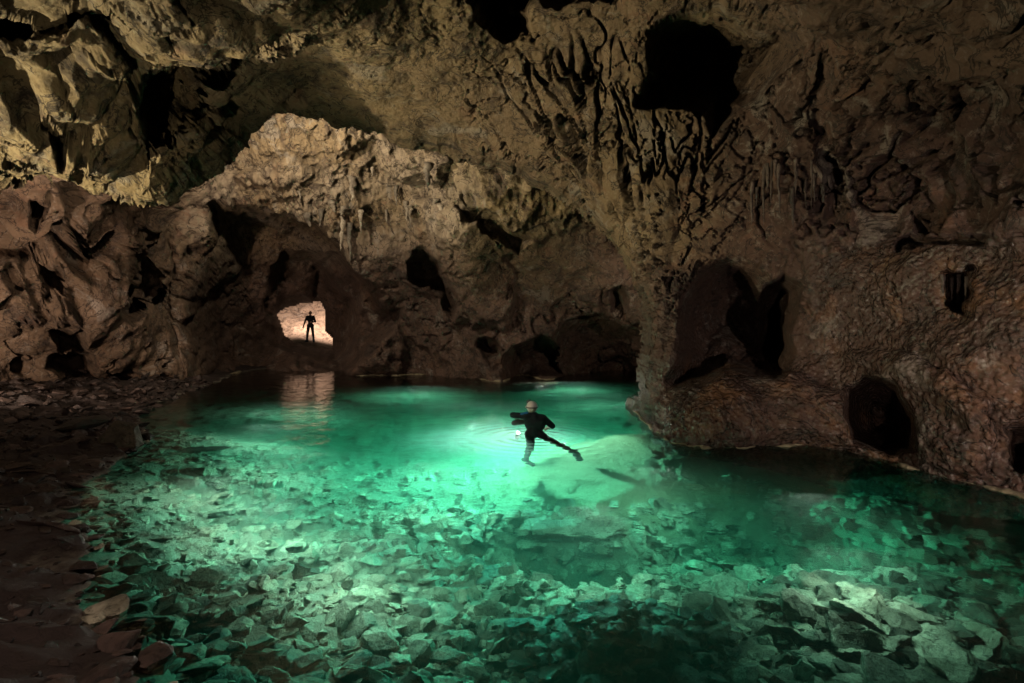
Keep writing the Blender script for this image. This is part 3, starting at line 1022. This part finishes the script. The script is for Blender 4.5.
def in_shade(x, y):  # front mound, whose bed and stones carry painted shade
    return gauss(x, y, 0.9, 4.7, 1.1, 0.75) > 0.5


def in_rock(x, y):
    # right of the waterline or under the deep smooth basin
    xr = np.interp(y, [3, 6, 6.7, 7.5, 8.2, 9.0, 9.8, 10.7, 12.5], [7.5, 6.6, 6.1, 5.7, 5.3, 4.9, 3.2, 2.7, 2.6])
    return x > xr


def bed_size(x, y):
    k = 0.5 + 0.5 * float(vnoise(np.array([[x, y, 0.0]]), 0.9, 600)[0])
    return (0.08 + 0.32 * RNG.random() ** 3) * (1 - 0.35 * sstep(-1.5, -3.0, x) * sstep(4.5, 6.5, y)) * (0.8 + 0.5 * k + 0.5 * sstep(1.5, 3.5, x) * (1 - sstep(5, 7, y)))


items = scatter(16000, (-9, 7), (2.6, 11.5), bed_size,
                lambda x, y, z, s: z < -0.03 and not in_shade(x, y) and not in_rock(x, y) and RNG.random() < 1.0 - 0.9 * sstep(-1.9, -2.6, z) and gauss(x, y, 0.8, 7.0, 0.85, 0.5) < 0.45 and gauss(x, y, 1.9, 10.6, 2.2, 2.1) < 0.42 and RNG.random() < 1 - 1.1 * gauss(x, y, 1.7, 10.0, 2.0, 1.7) and RNG.random() < 1 - 0.92 * gauss(x, y, -1.2, 10.5, 2.6, 2.2))
place(items, 300, 'lakebed_stone', BED_MESH, SMALL_MESH, 'pale angular stone lying among many alike on the lake bed under clear green water', 'stone', 'pale stones on the lake bed', 'lakebed_rubble', M_BED)
items = scatter(1500, (-0.6, 2.4), (3.4, 6.0), lambda x, y: 0.12 + 0.22 * RNG.random() ** 2, lambda x, y, z, s: in_shade(x, y))
place(items, 90, 'shade_stone', SHADE_MESH, SMALL_MESH, 'stone under water, coloured dark for shade, in the mound at the front of the lake', 'stone', 'shade-coloured stones of the submerged mound', 'shade_rubble', M_DARK)
items = scatter(13000, (-14, -1.2), (2.4, 20), lambda x, y: (0.05 + 0.26 * RNG.random() ** 4) * (1 + 0.4 * sstep(8, 16, y)), lambda x, y, z, s: z > -0.06 and s < 0.25)
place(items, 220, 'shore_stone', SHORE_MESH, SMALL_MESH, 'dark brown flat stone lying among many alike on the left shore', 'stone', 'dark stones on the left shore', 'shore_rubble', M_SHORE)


def single(name, label, cat, px, py, size, mesh, rot=(0, 0, 0), z=None, lift=0.0, group=None):
    # rest it on the ground where the sight line meets it
    p = sight(px, py, ground_z)
    o = bpy.data.objects.new(name, mesh)
    C.objects.link(o)
    o.location = (p[0], p[1], p[2] + lift)
    o.scale = size
    o.rotation_euler = rot
    tag(o, label, cat, group)
    return o


single('boulder', 'brown rounded boulder at the water edge on the left shore', 'boulder', 120, 447, (0.75, 0.55, 0.75), stone_mesh('boulder', 801, M_DARK, 0.75), (0.1, 0.05, 0.3), lift=0.12)
single('boulder', 'smaller dark boulder on the shore just behind the waterline boulder', 'boulder', 84, 430, (0.75, 0.6, 0.6), stone_mesh('boulder', 802, M_DARK, 0.6), (0.1, -0.1, 1.2), lift=0.1)
single('stone_slab', 'wide pale slab under water casting a dark green shadow in front', 'stone', 566, 532, (1.7, 0.8, 0.6), stone_mesh('stone_slab', 803, M_BED, 0.3), (0.10, 0.04, 0.1), lift=0.12)
single('stone_slab', 'flat sunken slab at the left shore beside the waterline boulder', 'stone', 180, 452, (1.5, 0.7, 0.4), stone_mesh('stone_slab', 804, M_BED, 0.25), (0, 0, 0.5), lift=0.03)
single('dark_boulder', 'black stone on the pale lake bed left of the middle', 'stone', 305, 582, (0.42, 0.32, 0.5), stone_mesh('dark_boulder', 805, M_DARK, 0.6), (0.2, 0.3, 0.4), lift=0.1)

# ------------------------------------------------------------------ calcite rims along the waterline
def contour(layer, keep, x0, x1):
    out = []
    for j in np.where((layer.xs >= x0) & (layer.xs <= x1))[0][::2]:
        z = layer.P[:, j, 2]
        k = keep[:, j]
        c = np.where((z[:-1] > 0.01) & (z[1:] <= 0.01) & k[:-1] & k[1:])[0]
        if len(c):
            i = c[-1]
            out.append(layer.P[i + 1, j])
    return np.array(out)


def rim(layer, keep, x0, x1, label, rad):
    q = contour(layer, keep, x0, x1)
    if len(q) < 4:
        return
    ok = np.ones(len(q), bool)
    q = q[ok]
    for _ in range(2):
        q[1:-1] = 0.25 * q[:-2] + 0.5 * q[1:-1] + 0.25 * q[2:]
    n = len(q)
    t = np.gradient(q, axis=0)
    t[:, 2] = 0
    t /= np.linalg.norm(t, axis=1, keepdims=True) + 1e-9
    side = np.stack([t[:, 1], -t[:, 0], np.zeros(n)], 1)
    side *= np.sign((side * (np.array([0, 0, 0]) - q)).sum(1, keepdims=True))
    rr = rad * np.clip(0.6 + 2.4 * fbm(q, 2.6, 4, 700), 0.05, 2.2) * np.minimum(1, np.minimum(np.arange(n), np.arange(n)[::-1]) / 6 + 0.1)
    K = 8
    V = []
    for k in range(K):
        a = 2 * math.pi * k / K
        c = q + side * (rr * (0.6 + 1.1 * math.cos(a)))[:, None]
        c[:, 2] = 0.008 + 0.55 * rr * math.sin(a) - 0.2 * rr
        V.append(c)
    V = np.stack(V, 1)
    V = V + 0.6 * rad * fbm(V, 9.0, 3, 710)[..., None]
    i = np.arange(n * K).reshape(n, K)
    f = np.stack([i[:-1], np.roll(i, -1, 1)[:-1], np.roll(i, -1, 1)[1:], i[1:]], -1).reshape(-1, 4)
    o = mesh_obj('calcite_rim', V.reshape(-1, 3), f, M_CALC)
    tag(o, label, 'mineral crust')


rim(L0, keep0, 628, 800, 'pale yellow mineral rim along the waterline below the rounded ledge', 0.07)
rim(L0, keep0, 868, 1080, 'pale yellow mineral rim along the waterline of the right wall', 0.06)
kb = sd_exit > 0
rim(L1, kb, 206, 262, 'pale mineral rim along the waterline left of the arched passage', 0.085)
rim(L1, kb, 346, 425, 'pale mineral rim below the far wall right of the arched passage', 0.085)
rim(L1, kb, 478, 558, 'pale mineral rim in front of the low black hollow of the far wall', 0.085)

# ------------------------------------------------------------------ dripstone
def spike_mesh(name, length, rad, seed, mat, tip=0.12, kinks=0.15):
    n, K = 14, 9
    r = np.random.default_rng(seed)
    V = []
    off = np.cumsum(r.normal(0, kinks * rad, (n, 2)), 0)
    for i in range(n):
        t = i / (n - 1)
        rr = rad * ((1 - t) ** 0.8 * (1 - tip) + tip) * (1 + 0.15 * r.normal())
        for k in range(K):
            a = 2 * math.pi * k / K
            w = rr * (1 + 0.18 * math.sin(3 * a + seed))
            V.append((off[i, 0] + w * math.cos(a), off[i, 1] + w * math.sin(a), 0.3 * rad - length * t))
    F_ = []
    for i in range(n - 1):
        for k in range(K):
            a, b = i * K + k, i * K + (k + 1) % K
            F_.append((a, b, b + K, a + K))
    me = bpy.data.meshes.new(name)
    me.from_pydata(V, [], F_ + [tuple(range((n - 1) * K, n * K))] + [tuple(range(K))[::-1]])
    for p in me.polygons:
        p.use_smooth = True
    me.materials.append(mat)
    return me


def stalactite(layer, px, py, lp, wp, seed, label, group, pull=0.05, mat=None):
    p = layer.at(px, py)
    dd = float(project(p)[2])
    o = bpy.data.objects.new('stalactite', spike_mesh('stalactite', lp * dd / F_PX, wp * 0.5 * dd / F_PX, seed, mat or M_STAL))
    C.objects.link(o)
    v = (Vector((0, 0, CAM_H)) - p).normalized()
    o.location = p + v * pull
    tag(o, label, 'stalactite', group)


for i, (x, y, l, w) in enumerate(((343, 214, 34, 6), (350, 222, 38, 6))):
    stalactite(L1, x, y, l, w, 20 + i, ('left' if i == 0 else 'right') + ' one of two pale dripstone columns hanging right of the arched passage', 'pair of columns by the passage', 0.25)
rr = random.Random(5)
for i in range(16):
    stalactite(L0, 752 + i * 4.6 + rr.uniform(-2, 2), 168 + rr.uniform(-10, 22), rr.uniform(18, 50), rr.uniform(2.5, 5), 40 + i, 'thin dark dripstone in the curtain hanging below the black ceiling hollow on the right', 'drip curtain on the right vault', 0.04, M_DRIP)
for i, (x, y, l, w) in enumerate(((945, 277, 30, 3.5), (950, 280, 36, 4), (956, 279, 26, 3.5), (962, 276, 38, 4), (968, 278, 24, 3))):
    stalactite(L0, x, y, l, w, 70 + i, 'thin drip in a row over a small black pocket high in the wet right wall', 'drips over the pocket in the right wall', 0.1, M_DRIP)
for i in range(15):
    stalactite(L1, 300 + i * 10.5 + rr.uniform(-3, 3), 172 + rr.uniform(-16, 40), rr.uniform(8, 34), rr.uniform(3, 10), 90 + i, 'short stubby dripstone on the pale upper part of the back wall', 'dripstones on the back wall', 0.15)
for i, (x, y, l, w) in enumerate(((522, -10, 60, 9), (532, -8, 75, 10), (541, -12, 55, 7))):
    stalactite(L0, x, y, l, w, 130 + i, 'long dark dripstone hanging at the top of the vault', 'dripstones at the top of the vault', 0.2, M_DRIP)

# ------------------------------------------------------------------ people
M_SKIN = plain('skin', (0.30, 0.18, 0.13), 0.6)
M_SUIT = plain('wetsuit', (0.010, 0.011, 0.013), 0.75, 0.25)
M_HELM = plain('helmet', (0.72, 0.66, 0.56), 0.35)
M_BOOT = plain('boot', (0.010, 0.018, 0.022), 0.7, 0.25)
M_BLUE = plain('blue_strap', (0.03, 0.12, 0.32), 0.5)
M_HAIR = plain('hair', (0.02, 0.015, 0.012), 0.6)
M_GEAR = plain('gear', (0.10, 0.085, 0.085), 0.5)


def capsule(bm, a, b, ra, rb, seg=12):
    a, b = Vector(a), Vector(b)
    v = b - a
    L = max(v.length, 1e-5)
    q = v.to_track_quat('Z', 'Y')
    rings = []
    prof = []
    for i in range(5):
        t = -math.pi / 2 + i * math.pi / 10
        prof.append((ra * math.cos(t), ra * math.sin(t)))
    prof.append((ra, 0.0))
    prof.append((rb, L))
    for i in range(1, 6):
        t = i * math.pi / 10
        prof.append((rb * math.cos(t), L + rb * math.sin(t)))
    for r, z in prof:
        r = max(r, 1e-4)
        rings.append([bm.verts.new(a + q @ Vector((r * math.cos(2 * math.pi * k / seg), r * math.sin(2 * math.pi * k / seg), z))) for k in range(seg)])
    for i in range(len(rings) - 1):
        for k in range(seg):
            bm.faces.new((rings[i][k], rings[i][(k + 1) % seg], rings[i + 1][(k + 1) % seg], rings[i + 1][k]))
    bm.faces.new(rings[0][::-1])
    bm.faces.new(rings[-1])


def ellipsoid(bm, c, r, rot=None):
    m = Matrix.Translation(Vector(c)) @ (rot.to_4x4() if rot else Matrix()) @ Matrix.Diagonal((*r, 1))
    bmesh.ops.create_uvsphere(bm, u_segments=20, v_segments=14, radius=1.0, matrix=m)


def fuse(name, bm, mat, parent, voxel=0.008, smooth=4):
    """one continuous surface out of overlapping volumes"""
    me = bpy.data.meshes.new(name)
    bm.to_mesh(me)
    bm.free()
    o = bpy.data.objects.new(name, me)
    C.objects.link(o)
    m = o.modifiers.new('r', 'REMESH')
    m.mode = 'VOXEL'
    m.voxel_size = voxel
    m.use_smooth_shade = True
    sm = o.modifiers.new('s', 'SMOOTH')
    sm.iterations = smooth
    sm.factor = 0.5
    dg = bpy.context.evaluated_depsgraph_get()
    me2 = bpy.data.meshes.new_from_object(o.evaluated_get(dg))
    o.modifiers.clear()
    o.data = me2
    bpy.data.meshes.remove(me)
    me2.name = name
    me2.materials.clear()
    me2.materials.append(mat)
    for p in me2.polygons:
        p.use_smooth = True
    o.parent = parent
    return o


def hand(bm, wrist, direction, palm_n, side=1, s=1.0):
    w = Vector(wrist)
    dr = Vector(direction).normalized()
    n = Vector(palm_n)
    n = (n - dr * n.dot(dr)).normalized()
    sd = dr.cross(n) * side
    palm_end = w + dr * 0.085 * s
    for k in (-1, 0, 1):
        capsule(bm, w + sd * 0.014 * k * s, palm_end + sd * 0.024 * k * s, 0.016 * s, 0.017 * s, 8)
    for k, L in ((-1.5, 0.062), (-0.5, 0.078), (0.5, 0.085), (1.5, 0.075)):
        a = palm_end + sd * 0.0195 * k * s
        b = a + (dr * 0.85 + n * 0.35 + sd * 0.05 * k) * L * 0.5 * s
        c = b + (dr * 0.5 + n * 0.8) * L * 0.5 * s
        capsule(bm, a, b, 0.009 * s, 0.0085 * s, 8)
        capsule(bm, b, c, 0.0085 * s, 0.0075 * s, 8)
    a = w + dr * 0.025 * s + sd * 0.03 * s
    b = a + (dr * 0.6 + sd * 0.7 + n * 0.3) * 0.04 * s
    c = b + (dr * 0.85 + sd * 0.1 + n * 0.4) * 0.035 * s
    capsule(bm, a, b, 0.011 * s, 0.010 * s, 8)
    capsule(bm, b, c, 0.010 * s, 0.008 * s, 8)


def head(bm, c, face, up=(0, 0, 1)):
    f = Vector(face).normalized()
    u = Vector(up)
    u = (u - f * u.dot(f)).normalized()
    r = f.cross(u)
    R = Matrix((r, f, u)).transposed()
    c = Vector(c)
    ellipsoid(bm, c + u * 0.02, (0.075, 0.094, 0.10), R)
    ellipsoid(bm, c + f * 0.03 - u * 0.055, (0.055, 0.062, 0.062), R)          # jaw
    capsule(bm, c + f * 0.088 + u * 0.005, c + f * 0.112 - u * 0.03, 0.009, 0.014, 8)   # nose
    for sgn in (-1, 1):
        ellipsoid(bm, c + r * 0.078 * sgn - f * 0.005 - u * 0.005, (0.012, 0.022, 0.034), R)   # ears
        ellipsoid(bm, c + f * 0.082 + r * 0.03 * sgn + u * 0.008, (0.013, 0.011, 0.009), R)    # eyes
        ellipsoid(bm, c + f * 0.08 + r * 0.03 * sgn + u * 0.024, (0.02, 0.012, 0.007), R)      # brows
    ellipsoid(bm, c + f * 0.087 - u * 0.053, (0.024, 0.010, 0.006), R)
    ellipsoid(bm, c + f * 0.085 - u * 0.065, (0.02, 0.010, 0.006), R)
    return R


def figure(name, J, label, loc, rz, face, hair=False, suit_arms=True):
    """J: joints. The body is one surface; suit, boots and headwear are its children."""
    root = empty(name, loc, rz)
    tag(root, label, 'person')
    b = bmesh.new()
    w = bmesh.new()
    V3 = Vector

    def limb(a, c, ra, rc, suit=0.012):
        capsule(b, a, c, ra, rc)
        if suit is not None:
            capsule(w, a, c, ra + suit, rc + suit)
    pel, chest, neck, hd = (V3(J[k]) for k in ('pelvis', 'chest', 'neck', 'head'))
    shl, shr = V3(J['shL']), V3(J['shR'])
    hpl, hpr = V3(J['hipL']), V3(J['hipR'])
    limb(hpl, hpr, 0.095, 0.095)
    limb(pel, (pel + chest) / 2, 0.125, 0.115)
    limb((pel + chest) / 2, chest, 0.115, 0.135)
    sw = (shr - shl)
    limb(chest - sw * 0.18, chest + sw * 0.18, 0.125, 0.125)
    limb(shl + sw * 0.04, shr - sw * 0.04, 0.07, 0.07)
    limb((shl + shr) / 2, chest, 0.09, 0.12)
    capsule(b, (shl + shr) / 2, neck, 0.065, 0.055)
    capsule(b, neck, hd, 0.055, 0.05)
    capsule(w, (shl + shr) / 2, neck, 0.075, 0.066)
    head(b, hd, face)
    for s_ in 'LR':
        sh, el, wr = (V3(J[k + s_]) for k in ('sh', 'el', 'wr'))
        limb(sh, el, 0.056, 0.043)
        capsule(b, el, wr, 0.042, 0.029)
        if suit_arms:
            capsule(w, el, wr, 0.052, 0.038)
        hand(b, wr, J.get('hd' + s_, wr - el), J.get('pn' + s_, (0, 1, 0)), 1 if s_ == 'L' else -1)
        hp, kn, an, to = (V3(J[k + s_]) for k in ('hip', 'kn', 'an', 'to'))
        limb(hp, kn, 0.088, 0.060)
        limb(kn, kn + (an - kn) * 0.35, 0.056, 0.060)
        limb(kn + (an - kn) * 0.35, an, 0.058, 0.040)
        capsule(b, an, to, 0.042, 0.032)
        bb = bmesh.new()
        capsule(bb, an + (kn - an) * 0.22, an, 0.062, 0.058)
        heel = an + (an - kn).normalized() * 0.045
        capsule(bb, heel - (to - an) * 0.15, to, 0.072, 0.062)
        capsule(bb, an, heel, 0.066, 0.068)
        fuse('boot', bb, M_BOOT, root, 0.01)
    fuse('body', b, M_SKIN, root, 0.0065, 3)
    fuse('wetsuit', w, M_SUIT, root, 0.01, 5)
    if hair:
        h = bmesh.new()
        f_ = V3(face).normalized()
        ellipsoid(h, hd + V3((0, 0, 0.045)) - f_ * 0.018, (0.085, 0.092, 0.085))
        fuse('hair', h, M_HAIR, root, 0.008, 2)
    return root


# swimmer, seen from behind: torso out of the water, legs hanging and kicking below the surface
sw_d = 10.7
wl = pts(531, 434, at_height(531, 434))


def rel(px, py, dy=0.0):
    """a joint where the photograph shows it, dy metres nearer or farther"""
    q = pts(px, py, float(wl[1]) + dy)
    return tuple(q - np.array([wl[0], wl[1], 0.0]))


J = dict(pelvis=rel(533, 434, 0.0), chest=rel(535, 424, 0.05), neck=rel(533, 415, 0.10), head=rel(532, 408.5, 0.13),
         shL=rel(525.5, 416.5, 0.06), shR=rel(543.5, 418.5, 0.06), elL=rel(512.5, 415, 0.14), wrL=rel(520, 421, 0.32),
         elR=rel(552.5, 426.0, 0.10), wrR=rel(546.5, 428.5, 0.32), hipL=rel(530, 434.5), hipR=rel(537.5, 433.5),
         knL=rel(530.5, 447, -0.22), anL=rel(526.5, 458, -0.10), toL=rel(532, 463, -0.18),
         knR=rel(555, 442.5, -0.28), anR=rel(574.5, 452.5, -0.42), toR=rel(580, 459, -0.36))
for k_ in ('knL', 'anL', 'toL', 'knR', 'anR', 'toR'):
    q_ = J[k_]
    J[k_] = (q_[0], q_[1], q_[2] * 1.9)
face = (-0.35, 1.0, -0.1)
diver = figure('person', J, 'swimmer in a black wetsuit and pale helmet, seen from behind in the glowing water', (wl[0], wl[1], 0), 0, face, suit_arms=False)
h = bmesh.new()
hc = Vector(J['head'])
ellipsoid(h, hc + Vector((0.0, -0.02, 0.035)), (0.104, 0.122, 0.112))
ellipsoid(h, hc + Vector((-0.03, 0.07, 0.02)), (0.10, 0.10, 0.03))
hel = fuse('helmet', h, M_HELM, diver, 0.008, 2)
h = bmesh.new()
capsule(h, hc + Vector((-0.075, 0.05, 0.11)), hc + Vector((-0.05, 0.02, 0.145)), 0.03, 0.026)
fuse('headlamp', h, M_GEAR, hel, 0.006, 1)
h = bmesh.new()
for k_ in range(24):
    a0, a1 = 2 * math.pi * k_ / 24, 2 * math.pi * (k_ + 1) / 24
    capsule(h, hc + Vector((0.108 * math.cos(a0), -0.02 + 0.126 * math.sin(a0), 0.03)), hc + Vector((0.108 * math.cos(a1), -0.02 + 0.126 * math.sin(a1), 0.03)), 0.012, 0.012, 8)
fuse('helmet_strap', h, M_GEAR, hel, 0.006, 1)
h = bmesh.new()
capsule(h, Vector(J['shL']) + Vector((-0.08, -0.02, 0.05)), Vector(J['shL']) + Vector((0.03, -0.04, 0.075)), 0.02, 0.022)
fuse('shoulder_strap', h, M_BLUE, diver, 0.006, 1)

# the grey bag in front of the swimmer's left arm and the lamp in the hand
h = bmesh.new()
p0, p1 = Vector(rel(514, 423, 0.2)), Vector(rel(526, 421, 0.25))
capsule(h, p0, p1, 0.055, 0.07)
bag = fuse('float_bag', h, M_GEAR, None, 0.01, 3)
bag.location = (wl[0], wl[1], 0)
tag(bag, 'small dark grey float bag under the left arm of the swimmer', 'bag')
lr = empty('dive_lamp', (0.12, 11.1, -0.5))
tag(lr, 'lit underwater lamp held in front of the swimmer', 'lamp')
h = bmesh.new()
capsule(h, (0, 0.02, 0.05), (0, -0.02, 0.26), 0.035, 0.045)
fuse('lamp_body', h, M_GEAR, lr, 0.006, 1)
tl = NT('lamp_lens')
em = tl.n('ShaderNodeEmission')
em.inputs['Strength'].default_value = 90.0
em.inputs['Color'].default_value = (0.95, 1.0, 0.95, 1)
tl.l(em.outputs[0], tl.out.inputs['Surface'])
h = bmesh.new()
ellipsoid(h, (0, 0, 0.0), (0.028, 0.028, 0.025))
lens = fuse('lens', h, tl.m, lr, 0.01, 1)
lens.location = (0, -0.04, 0.33)

# standing figure at the exit
p = pts(310.5, 342, 32.0)
J2 = dict(pelvis=(0, 0, 0.95), chest=(0, 0.0, 1.28), neck=(0, -0.01, 1.49), head=(0, 0.0, 1.61),
          shL=(-0.19, 0, 1.41), shR=(0.19, 0, 1.41), elL=(-0.30, 0.0, 1.14), wrL=(-0.37, -0.03, 0.90),
          elR=(0.29, -0.02, 1.15), wrR=(0.19, -0.22, 1.12), hipL=(-0.09, 0, 0.93), hipR=(0.09, 0, 0.93),
          knL=(-0.15, -0.03, 0.50), anL=(-0.20, 0.0, 0.10), toL=(-0.23, -0.14, 0.045),
          knR=(0.15, -0.02, 0.50), anR=(0.17, 0.02, 0.10), toR=(0.22, -0.12, 0.045))
stand = figure('person', J2, 'dark silhouette of a person standing in the lit arched passage', (p[0], p[1], p[2]), 0, (0.1, -1, 0), hair=True)
